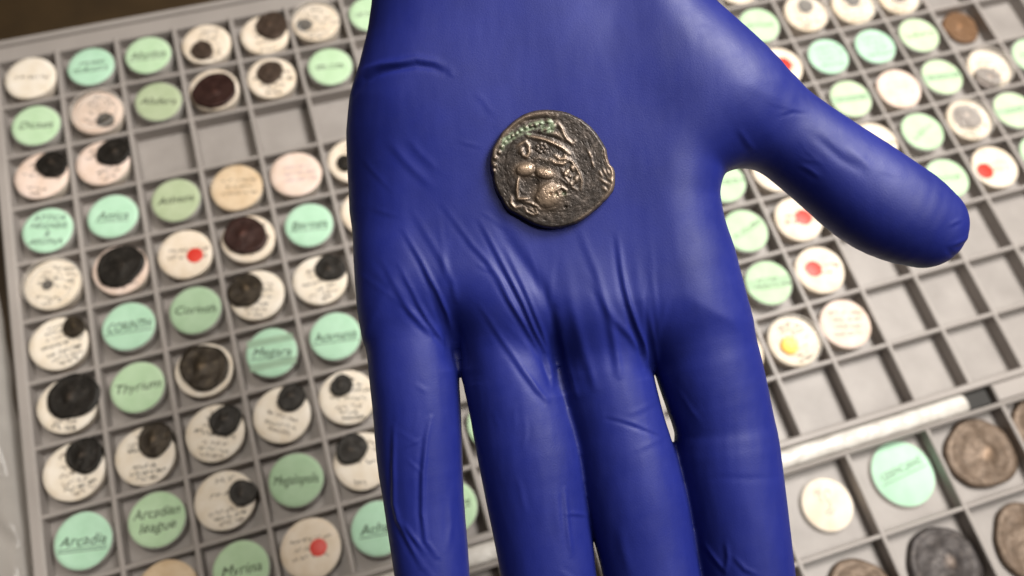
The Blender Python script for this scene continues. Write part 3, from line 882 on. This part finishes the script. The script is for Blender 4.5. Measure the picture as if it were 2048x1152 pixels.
# folds of the thin glove: (points on the design sheet, half width, height mm, pair)  pair>0: hollow on the left of the ridge
FOLDS = [
    ([(868, 560), (884, 610), (900, 660), (914, 715), (916, 740)], 26, -1.0, 0),
    ([(1092, 610), (1102, 670), (1112, 730), (1122, 790)], 26, -1.0, 0),
    ([(1276, 600), (1290, 660), (1302, 715), (1310, 755)], 26, -.95, 0),
    ([(930, 640), (936, 700), (946, 770)], 22, -.5, 0),
    ([(826, 492), (842, 520), (858, 552), (874, 582), (894, 628), (908, 675), (914, 705)], 5, .85, .9),
    ([(850, 462), (872, 498), (890, 530), (905, 566), (912, 610)], 7, .35, .6),
    ([(820, 572), (838, 608), (856, 640), (878, 668), (898, 690)], 5, .6, .8),
    ([(786, 560), (804, 594), (822, 624), (844, 648), (870, 672)], 6, .42, .6),
    ([(868, 590), (884, 632), (898, 668), (910, 700)], 4.5, .5, .7),
    ([(918, 452), (946, 490), (974, 520), (998, 556), (1020, 600), (1052, 650), (1084, 708), (1104, 748)], 5.5, .55, .8),
    ([(984, 486), (1004, 524), (1026, 566), (1047, 607), (1068, 656), (1092, 705), (1114, 772)], 5, 1.05, .9),
    ([(1030, 536), (1046, 570), (1063, 610), (1082, 656), (1102, 710), (1114, 752)], 5, .75, .8),
    ([(1000, 452), (1018, 484), (1034, 508), (1061, 547), (1085, 584), (1099, 618), (1108, 668), (1114, 730)], 13, -1.15, 0),
    ([(986, 650), (1008, 684), (1028, 712), (1050, 745), (1076, 780), (1100, 806)], 5.5, .5, .8),
    ([(1176, 500), (1192, 540), (1201, 572), (1214, 614), (1224, 656), (1234, 715), (1240, 760)], 8, .55, .6),
    ([(1240, 508), (1244, 540), (1250, 572), (1259, 607), (1276, 656), (1290, 691), (1301, 738)], 5.5, 1.05, .9),
    ([(1302, 640), (1308, 680), (1313, 710), (1314, 745)], 5, .5, .6),
    ([(1206, 600), (1230, 640), (1262, 672), (1288, 710)], 7, .38, .5),
    ([(1136, 560), (1146, 610), (1156, 670), (1168, 740)], 14, .45, .4),
    ([(1158, 660), (1174, 715), (1192, 785)], 9, .4, .5),
    ([(1124, 680), (1136, 735), (1154, 800)], 7, .42, .6),
    ([(1278, 560), (1286, 620), (1300, 690)], 9, .25, .4),
    ([(697, 205), (712, 182), (732, 160), (756, 146), (780, 138), (832, 129), (866, 135), (890, 146)], 7, -.75, -.9),
    ([(704, 152), (730, 138), (760, 129), (812, 127), (850, 126)], 6, .32, .4),
    ([(780, 284), (806, 316), (822, 334), (864, 372)], 8, .2, .5),
    ([(816, 276), (842, 308), (876, 340)], 8, .16, .5),
    ([(862, 836), (853, 875), (846, 947), (845, 1026), (852, 1082), (874, 1112)], 5, .6, .7),
    ([(788, 850), (786, 930), (788, 1008), (796, 1040), (808, 1064), (845, 1135)], 5, .5, .7),
    ([(806, 1044), (826, 1072), (850, 1104)], 5, .42, .6),
    ([(899, 990), (902, 1050), (896, 1100)], 6, .25, .4),
    ([(1131, 1027), (1150, 1027), (1177, 1031)], 4, .28, .5),
    ([(1130, 980), (1133, 1030), (1135, 1061), (1142, 1110)], 5, .4, .5),
    ([(1112, 980), (1118, 1040), (1128, 1090)], 10, .18, .3),
    ([(1210, 838), (1240, 845), (1271, 855), (1300, 867), (1326, 878)], 4, -.24, -.6),
    ([(1240, 1050), (1248, 1100), (1262, 1150)], 10, .25, .4),
    ([(1406, 1086), (1424, 1112), (1450, 1144)], 5, .5, .7),
    ([(1452, 1085), (1456, 1116), (1450, 1148)], 5, .32, .5),
    ([(1466, 1112), (1490, 1138), (1516, 1150)], 5, .28, .5),
    ([(1403, 962), (1440, 955), (1500, 958), (1561, 955)], 7, -.10, 0),
    ([(1556, 234), (1586, 226), (1616, 229)], 4, -.12, -.6),
    ([(1624, 270), (1652, 292), (1682, 318), (1720, 342)], 9, -.36, -.4),
    ([(1600, 330), (1618, 338), (1640, 354)], 5, .22, .5),
    ([(1690, 292), (1724, 318), (1750, 346)], 9, .25, .4),
    ([(1478, 258), (1496, 286), (1510, 302)], 6, .18, .5),
    ([(1900, 450), (1910, 444), (1922, 439)], 4, .2, .6),
    ([(1902, 491), (1922, 482), (1944, 470)], 4.5, .3, .6),
    ([(1892, 496), (1906, 512), (1926, 520)], 6, -.2, 0),
]
fr = random.Random(11)
for (wx, wy, n_, a0, a1) in ((914, 712, 8, 96, 140), (1114, 768, 9, 84, 132), (1309, 752, 8, 78, 118)):
    for i in range(n_):      # faint pull lines fanning out of each web
        an = math.radians(a0 + (a1 - a0) * (i + fr.random()) / n_)
        l0, l1 = fr.uniform(20, 70), fr.uniform(120, 300)
        bend = fr.uniform(-.25, .25)
        FOLDS.append(([(wx + math.cos(an + bend * k / 4) * (l0 + (l1 - l0) * k / 4), wy - math.sin(an + bend * k / 4) * (l0 + (l1 - l0) * k / 4)) for k in range(5)],
                      fr.uniform(4, 8), fr.uniform(.05, .15), .6))
for i in range(18):          # short slack wrinkles along the fingers
    nm_ = fr.choice(['little', 'ring', 'middle', 'index', 'little'])
    q0 = fr.choice(FINGERS[nm_][3:8])
    x0, y0 = q0[0] + fr.uniform(-.7, .7) * q0[2], q0[1] + fr.uniform(-40, 60)
    an = math.radians(fr.choice([fr.uniform(70, 110), fr.uniform(20, 60), fr.uniform(120, 160)]))
    l_ = fr.uniform(25, 90)
    FOLDS.append(([(x0 + math.cos(an) * l_ * k / 3 + fr.uniform(-3, 3), y0 - math.sin(an) * l_ * k / 3 + fr.uniform(-3, 3)) for k in range(4)], fr.uniform(3.5, 6), fr.uniform(.05, .13), .6))
for i in range(10):          # and on the palm and thumb
    x0, y0 = fr.choice([(fr.uniform(720, 960), fr.uniform(180, 560)), (fr.uniform(1480, 1860), 0)])
    if y0 == 0:
        y0 = 150 + (x0 - 1480) * .62 + fr.uniform(10, 110)
    an = math.radians(fr.uniform(-60, -10))
    l_ = fr.uniform(30, 90)
    FOLDS.append(([(x0 + math.cos(an) * l_ * k / 3 + fr.uniform(-3, 3), y0 - math.sin(an) * l_ * k / 3 + fr.uniform(-3, 3)) for k in range(4)], fr.uniform(3.5, 6), fr.uniform(.04, .09), .6))
def fold_disp(V, N):
    disp = np.zeros(len(V))
    face = np.clip(N[:, 2] * 2.0 - .15, 0, 1)
    dep = (D0 - V[:, 2]) / 1667.0           # sheet unit at each vertex's own height
    X = V[:, 0] / dep + HX
    Y = HY - V[:, 1] / dep
    for fi, (pts, hw, amp, pair) in enumerate(FOLDS):
        P = np.array(pts, float)
        web = fi < 22                       # pull folds: strongest at the web, fading into the palm
        if web and fi > 3:
            P = np.vstack([P[0] + (P[0] - P[1]) * 1.4, P])
        lo, hi = P.min(0) - hw * 5, P.max(0) + hw * 5
        m_ = np.where((X > lo[0]) & (X < hi[0]) & (Y > lo[1]) & (Y < hi[1]) & (V[:, 2] > -4))[0]
        if not len(m_):
            continue
        x, y = X[m_], Y[m_]
        L = np.r_[0, np.cumsum(np.linalg.norm(np.diff(P, axis=0), axis=1))]
        bd = np.full(len(m_), 1e9); bs = np.zeros(len(m_)); bt = np.zeros(len(m_))
        for k in range(len(P) - 1):
            e = P[k + 1] - P[k]; l2 = (e ** 2).sum()
            t = np.clip(((x - P[k, 0]) * e[0] + (y - P[k, 1]) * e[1]) / l2, 0, 1)
            dx, dy = x - P[k, 0] - t * e[0], y - P[k, 1] - t * e[1]
            d = np.hypot(dx, dy)
            b = d < bd
            side = np.sign(e[0] * dy - e[1] * dx)      # >0: on the right hand going down the sheet reversed
            bd = np.where(b, d, bd); bs = np.where(b, side, bs); bt = np.where(b, (L[k] + t * np.sqrt(l2)) / L[-1], bt)
        sd = bd * bs
        tap = np.clip(np.sin(np.pi * np.clip(bt, .02, .98)), 0, 1) ** .6
        if web:
            tap = np.clip(bt, 0, 1) ** .85 * np.clip((1 - bt) / .14, 0, 1) ** .7 * 1.1
        h = np.exp(-(sd / hw) ** 2) - abs(pair) * .75 * np.exp(-((sd - np.sign(pair or 1) * 1.7 * hw) / (hw * 1.15)) ** 2) * (pair != 0)
        disp[m_] += .70 * amp * h * tap * face[m_]
    return disp
DSP = fold_disp(HV, HN)
# slack of the glove: faint broad unevenness, a little crisper along the fingers
def nse(a, b, c):
    return noise.noise((.8 * a + .53 * b + .21 * c, -.55 * a + .77 * b + .31 * c + 4.4, -.11 * a - .3 * b + .93 * c), noise_basis='PERLIN_NEW')
q_ = np.array([nse(a * .055, b * .035, c * .055) * .45 + nse(a * .21 + 7, b * .08, c * .21) * .04
               + nse(a * .5 + 3, b * .16, c * .5) * .03 * (1.6 if b < -20 else .7) for a, b, c in HV])
HV = HV + HN * (DSP + q_)[:, None]


def hand_to_world(P):
    P = np.asarray(P, float)
    R_, U_, W_ = np.array(RIGHT), np.array(UP), np.array(VIEW)
    return np.array(CAM) + P[:, :1] * R_ + P[:, 1:2] * U_ + (D0 - P[:, 2:3]) * W_

def glove_mat():
    m_, nt, p = new_mat('blue_nitrile')
    n = noise_node(nt, 45, 7, .62)
    nt.links.new(ramp(nt, n, [(0.3, (0.0065, 0.0115, 0.118)), (0.7, (0.0105, 0.0170, 0.158))]), p.inputs['Base Color'])
    n2 = noise_node(nt, 260, 5)
    mr = nt.nodes.new('ShaderNodeMapRange')
    mr.inputs['To Min'].default_value = 0.40
    mr.inputs['To Max'].default_value = 0.62
    nt.links.new(n2, mr.inputs[0])
    nt.links.new(mr.outputs[0], p.inputs['Roughness'])
    p.inputs['Specular IOR Level'].default_value = 0.36
    p.inputs['Specular Tint'].default_value = (0.86, 0.89, 1.0, 1)
    bump(nt, p, noise_node(nt, 2600, 4, .6), 0.18, 0.0002)
    return m_
M['glove'] = glove_mat()
org = hand_to_world([(10, 0, -12)])[0]
hand = mesh_obj('gloved_hand', hand_to_world(HV), HF.tolist(), M['glove'], origin=org)
tag(hand, 'open hand in a dark blue nitrile glove, palm up above the trays, holding a coin', 'hand')

# ---------------------------------------------------------------- the coin on the palm
CS = 3.49
COIN = [(620, 188), (700, 186), (790, 200), (870, 230), (930, 265), (1000, 330), (1050, 400), (1085, 460), (1095, 520), (1107, 562), (1132, 582), (1143, 620),
        (1143, 700), (1130, 745), (1100, 785), (1062, 822), (1050, 838), (1000, 882), (940, 930), (880, 965), (800, 990), (700, 998), (610, 980), (540, 945),
        (480, 910), (420, 880), (390, 850), (365, 800), (330, 740), (310, 690), (300, 620), (285, 570), (285, 520), (295, 460), (320, 410), (345, 372), (362, 345),
        (395, 312), (440, 270), (510, 220), (560, 200)]
CCX, CCY = 712.0, 592.0                     # centre on the coin sheet
ccx, ccy = CCX / CS + 900, CCY / CS + 170
zc = 12.0
for _ in range(3):
    k_ = (D0 - zc) / 1667.0
    cu, cv = (ccx - HX) * k_, (HY - ccy) * k_
    nb = np.hypot(HV[:, 0] - cu, HV[:, 1] - cv) < 13.0
    tp = HV[nb & (HN[:, 2] > .5)]
    A = np.c_[tp[:, 0] - cu, tp[:, 1] - cv, np.ones(len(tp))]
    pl = np.linalg.lstsq(A, tp[:, 2], rcond=None)[0]
    res = tp[:, 2] - A @ pl
    zc = pl[2] + np.quantile(res, .90)
CU = k_ / CS                                # sheet unit in mm on the coin
cn = Vector((-pl[0], -pl[1], 1)).normalized()

def seg_d(x, y, pts):
    P = np.array(pts, float)
    bd = np.full(x.shape, 1e9)
    bt = np.zeros(x.shape)
    n = len(P) - 1
    for k in range(n):
        e = P[k + 1] - P[k]
        t = np.clip(((x - P[k, 0]) * e[0] + (y - P[k, 1]) * e[1]) / max((e ** 2).sum(), 1e-9), 0, 1)
        d = np.hypot(x - P[k, 0] - t * e[0], y - P[k, 1] - t * e[1])
        b = d < bd
        bd = np.where(b, d, bd)
        bt = np.where(b, (k + t) / n, bt)
    return bd, bt

NRc, NTc = 110, 300
ang = np.linspace(0, 2 * np.pi, NTc, endpoint=False)
OP = np.array(COIN, float) - (CCX, CCY)
oa = np.arctan2(-OP[:, 1], OP[:, 0]); orr = np.hypot(OP[:, 0], OP[:, 1])
o_ = np.argsort(oa)
oa, orr = oa[o_], orr[o_]
R_a = np.interp(ang, np.r_[oa - 2 * np.pi, oa, oa + 2 * np.pi], np.tile(orr, 3))
R_a = R_a + 2.2 * np.array([noise.noise((math.cos(a) * 9, math.sin(a) * 9, .3)) for a in ang])
qr = np.linspace(0, 1, NRc + 1)[1:]
X = CCX + (qr[:, None] * R_a[None, :]) * np.cos(ang)[None, :]
Y = CCY - (qr[:, None] * R_a[None, :]) * np.sin(ang)[None, :]
Hc = np.zeros(X.shape)
wear = np.zeros(X.shape)
pat = np.zeros(X.shape)
def ell(cx, cy, rx, ry, rot, amp, wr=0.0, power=1.0):
    global Hc, wear
    c, s = math.cos(math.radians(rot)), math.sin(math.radians(rot))
    dx, dy = X - cx, Y - cy
    e = ((dx * c + dy * s) / rx) ** 2 + ((-dx * s + dy * c) / ry) ** 2
    g = np.sqrt(np.clip(1 - e, 0, 1)) * .75 + .25 * np.exp(-e * 1.2)
    Hc = Hc + amp * g
    wear = np.maximum(wear, wr * np.exp(-e * 1.3))
def line(pts, w_, amp, wr=0.0, tap=True):
    global Hc, wear
    amp, w_ = amp * .85, w_ * 1.15
    d, t = seg_d(X, Y, pts)
    g = np.exp(-(d / w_) ** 2) * (np.clip(np.sin(np.pi * np.clip(t, .05, .95)), 0, 1) ** .5 if tap else 1)
    Hc = Hc + amp * g
    wear = np.maximum(wear, wr * g)
# broad head, flan slope and struck-up field
ell(640, 600, 250, 290, -18, .42)
ell(760, 720, 150, 170, 10, .18)
# raised edge at the upper left and the worn right edge
line([(300, 560), (318, 450), (380, 350), (470, 270), (560, 225), (660, 210), (740, 222)], 17, .28, .3)
line([(1075, 470), (1092, 540), (1128, 610), (1130, 700), (1100, 770), (1040, 835)], 14, .2, .5)
line([(1030, 850), (960, 905), (880, 950)], 12, .14, .25)
line([(420, 330), (520, 262), (640, 245), (740, 262)], 12, -.28)
# beads
for bx, by in [(310, 606), (314, 564), (322, 520), (346, 478), (367, 440), (388, 408), (414, 381), (440, 361), (468, 347), (498, 331), (532, 312), (567, 299), (601, 287), (636, 276)]:
    bq = .75 + .5 * ((bx * 7 + by * 3) % 11) / 11
    ell(bx + (by % 5) - 2, by + (bx % 7) - 3, 15 * bq, 13 * bq, bx % 60, .40 * bq, .25)
ell(690, 265, 26, 16, 10, .3, .2); ell(722, 300, 18, 26, 20, .3, .3); ell(672, 320, 28, 13, -20, .3, .2); ell(635, 335, 22, 14, -20, .25)
# helmet crest, plume and curls
line([(545, 368), (600, 378), (660, 394), (720, 418), (780, 448), (830, 490)], 11, .5, .55)
line([(560, 345), (640, 360), (720, 380), (790, 410)], 12, -.25)
line([(742, 268), (775, 310), (790, 350), (812, 390), (850, 420), (866, 405)], 11, .42, .3)
line([(700, 345), (760, 360), (800, 395)], 15, .25, .2)
line([(472, 440), (500, 420), (530, 405)], 9, .32, .4)
line([(530, 402), (552, 440), (556, 480), (540, 512), (512, 500), (505, 470)], 10, .45, .5)
ell(495, 470, 18, 26, 20, .25, .2)
for a in range(7):
    ell(640 + 32 * math.cos(a * .9), 450 + 28 * math.sin(a * .9), 13, 13, 0, .24, .1)
ell(640, 450, 14, 14, 0, .3, .2)
line([(700, 530), (740, 556), (785, 560), (815, 540)], 11, .5, .55)
line([(735, 505), (765, 530), (800, 524), (800, 505)], 11, .48, .7)
line([(560, 540), (620, 520), (690, 545), (740, 580)], 16, .22, .1)
# brow and cheek, the two bright lumps
ell(528, 598, 66, 46, -8, .78, 1.0)
ell(658, 625, 72, 38, 14, .72, .8)
line([(588, 590), (596, 625), (590, 640)], 10, -.3)
ell(560, 700, 70, 60, 0, -.22)
# profile, mouth, small scroll under the chin
line([(482, 650), (474, 690), (470, 740), (476, 800)], 8, .55, .75)
line([(470, 800), (510, 800), (552, 798)], 9, .5, .6)
line([(500, 812), (560, 826), (610, 850), (628, 880)], 9, .32, .3)
line([(430, 785), (432, 830), (455, 858), (495, 850)], 9, .35, .35)
line([(520, 852), (540, 890), (580, 908), (612, 898), (600, 872), (560, 862)], 8, .35, .3)
line([(548, 866), (596, 892)], 7, .3, .3)
# neck
ell(690, 775, 96, 82, -30, .55, .85)
line([(705, 680), (650, 730), (606, 785), (625, 835)], 13, .25, .5)
for bx, by, rr in [(738, 768, 17), (775, 742, 16), (795, 762, 15), (805, 855, 12), (700, 765, 10)]:
    ell(bx, by, rr, rr, 0, -.4)
line([(720, 770), (738, 742), (775, 722), (812, 740), (810, 775), (780, 785)], 8, .22, .2)
# hair behind the ear
line([(815, 525), (850, 548), (876, 585), (900, 630), (916, 680), (910, 735)], 9, .45, .35)
ell(852, 590, 16, 26, -25, .42, .5); ell(812, 622, 20, 26, 20, .4, .5); ell(880, 665, 22, 30, 15, .35, .3); ell(850, 690, 18, 24, -20, .3, .25); ell(835, 645, 15, 15, 0, .3, .2)
line([(780, 600), (800, 650), (850, 720), (890, 742)], 9, .28, .2)
line([(770, 660), (820, 700), (830, 730)], 8, .22)
# what is left of the legend at the right edge
for (x0, y0, x1, y1) in [(1035, 610, 1060, 650), (1062, 590, 1088, 640), (1090, 600, 1105, 630), (1040, 660, 1078, 690), (1070, 680, 1112, 708), (1095, 655, 1125, 680), (1060, 715, 1090, 745), (960, 470, 985, 520), (985, 540, 1000, 580)]:
    line([(x0, y0), (x1, y1)], 7, .22, .3)
# green deposit round the beads
for (pts, w_) in [([(380, 405), (440, 365), (530, 318), (640, 280)], 26), ([(690, 265), (720, 285), (700, 330), (660, 325)], 22), ([(545, 350), (560, 362)], 14)]:
    d, t = seg_d(X, Y, pts)
    pat = np.maximum(pat, np.exp(-(d / w_) ** 4))
for cx_, cy_, rr in [(795, 762, 16), (365, 445, 18), (740, 770, 10)]:
    pat = np.maximum(pat, .7 * np.exp(-((X - cx_) ** 2 + (Y - cy_) ** 2) / rr ** 2))
nz = np.array([noise.noise((a * .035, b * .035, .4)) * .5 + noise.noise((a * .09, b * .09, 1.4)) * .32 + noise.noise((a * .2, b * .2, 5.4)) * .2 for a, b in zip(X.ravel(), Y.ravel())]).reshape(X.shape)
nz2 = np.array([noise.noise((a * .05 + 30, b * .05, 8.4)) for a, b in zip(X.ravel(), Y.ravel())]).reshape(X.shape)
pit = np.clip(np.array([noise.noise((a * .13 + 50, b * .13, 2.4)) for a, b in zip(X.ravel(), Y.ravel())]).reshape(X.shape) - .28, 0, 1)
pat *= np.clip(.75 + nz2 * 1.6, 0, 1) * np.clip(1.25 - Hc * .9, 0, 1)
Hc = Hc * 1.1 + nz * .095 - pit * .28
edge = np.clip((qr[:, None] - .955) / .045, 0, 1)
Hc = Hc * (1 - edge ** 2 * .6) - .55 * edge ** 2
TH = 2.5
cvx, cfs = [], []
c0 = (0, 0, TH + float(Hc[0].mean()))
verts = [c0]
for i in range(NRc):
    for k in range(NTc):
        verts.append(((X[i, k] - CCX) * CU, (CCY - Y[i, k]) * CU, TH + Hc[i, k]))
faces = [(0, 1 + k, 1 + (k + 1) % NTc) for k in range(NTc)]
for i in range(NRc - 1):
    b0 = 1 + i * NTc
    for k in range(NTc):
        k2 = (k + 1) % NTc
        faces.append((b0 + k, b0 + NTc + k, b0 + NTc + k2, b0 + k2))
prev = 1 + (NRc - 1) * NTc
for (zf, rf) in ((.72, 1.008), (.40, 1.012), (.12, .99), (0, .955)):
    b0 = len(verts)
    for k in range(NTc):
        verts.append(((X[-1, k] - CCX) * CU * rf, (CCY - Y[-1, k]) * CU * rf, TH * zf))
    for k in range(NTc):
        k2 = (k + 1) % NTc
        faces.append((prev + k, b0 + k, b0 + k2, prev + k2))
    prev = b0
faces.append(tuple(prev + k for k in range(NTc - 1, -1, -1)))
# seat the coin on the palm
ex = Vector((1, 0, 0)); ex = (ex - cn * ex.dot(cn)).normalized(); ey = cn.cross(ex)
loc = np.array([(cu, cv, zc - .4)])
VV = np.array(verts)
HVc = loc + VV[:, :1] * np.array(ex) + VV[:, 1:2] * np.array(ey) + VV[:, 2:3] * np.array(cn)
def palm_coin_mat():
    m_, nt, p = new_mat('ancient_bronze')
    n = noise_node(nt, 700, 7, .65)
    base = ramp(nt, n, [(0.25, (0.018, 0.015, 0.0138)), (0.5, (0.043, 0.0355, 0.0315)), (0.75, (0.115, 0.094, 0.082))])
    at = nt.nodes.new('ShaderNodeAttribute'); at.attribute_name = 'wear'
    ap = nt.nodes.new('ShaderNodeAttribute'); ap.attribute_name = 'patina'
    mx = nt.nodes.new('ShaderNodeMix'); mx.data_type = 'RGBA'
    mx.inputs['B'].default_value = (0.44, 0.325, 0.235, 1)
    nt.links.new(at.outputs['Fac'], mx.inputs['Factor']); nt.links.new(base, mx.inputs['A'])
    mg = nt.nodes.new('ShaderNodeMix'); mg.data_type = 'RGBA'
    mg.inputs['B'].default_value = (0.17, 0.215, 0.14, 1)
    nt.links.new(ap.outputs['Fac'], mg.inputs['Factor']); nt.links.new(mx.outputs['Result'], mg.inputs['A'])
    nt.links.new(mg.outputs['Result'], p.inputs['Base Color'])
    mm = nt.nodes.new('ShaderNodeMath'); mm.operation = 'MULTIPLY_ADD'
    mm.inputs[1].default_value = -.5; mm.inputs[2].default_value = .5
    nt.links.new(ap.outputs['Fac'], mm.inputs[0]); nt.links.new(mm.outputs[0], p.inputs['Metallic'])
    mr = nt.nodes.new('ShaderNodeMapRange')
    mr.inputs['To Min'].default_value = .38; mr.inputs['To Max'].default_value = .26
    nt.links.new(at.outputs['Fac'], mr.inputs[0]); nt.links.new(mr.outputs[0], p.inputs['Roughness'])
    bump(nt, p, noise_node(nt, 2300, 6, .65), .28, .0002)
    return m_
wc = hand_to_world(HVc)
corg = hand_to_world(loc)[0]
coin = mesh_obj('bronze_coin', wc, faces, palm_coin_mat(), origin=corg)
tag(coin, 'ancient bronze coin with a worn portrait lying on the blue gloved palm', 'coin')
for nm_, arr in (('wear', wear), ('patina', pat)):
    full = np.zeros(len(verts), dtype=np.float32)
    full[0] = arr[0].mean()
    full[1:1 + NRc * NTc] = np.clip(arr, 0, 1).ravel()
    at_ = coin.data.attributes.new(nm_, 'FLOAT', 'POINT')
    at_.data.foreach_set('value', full)
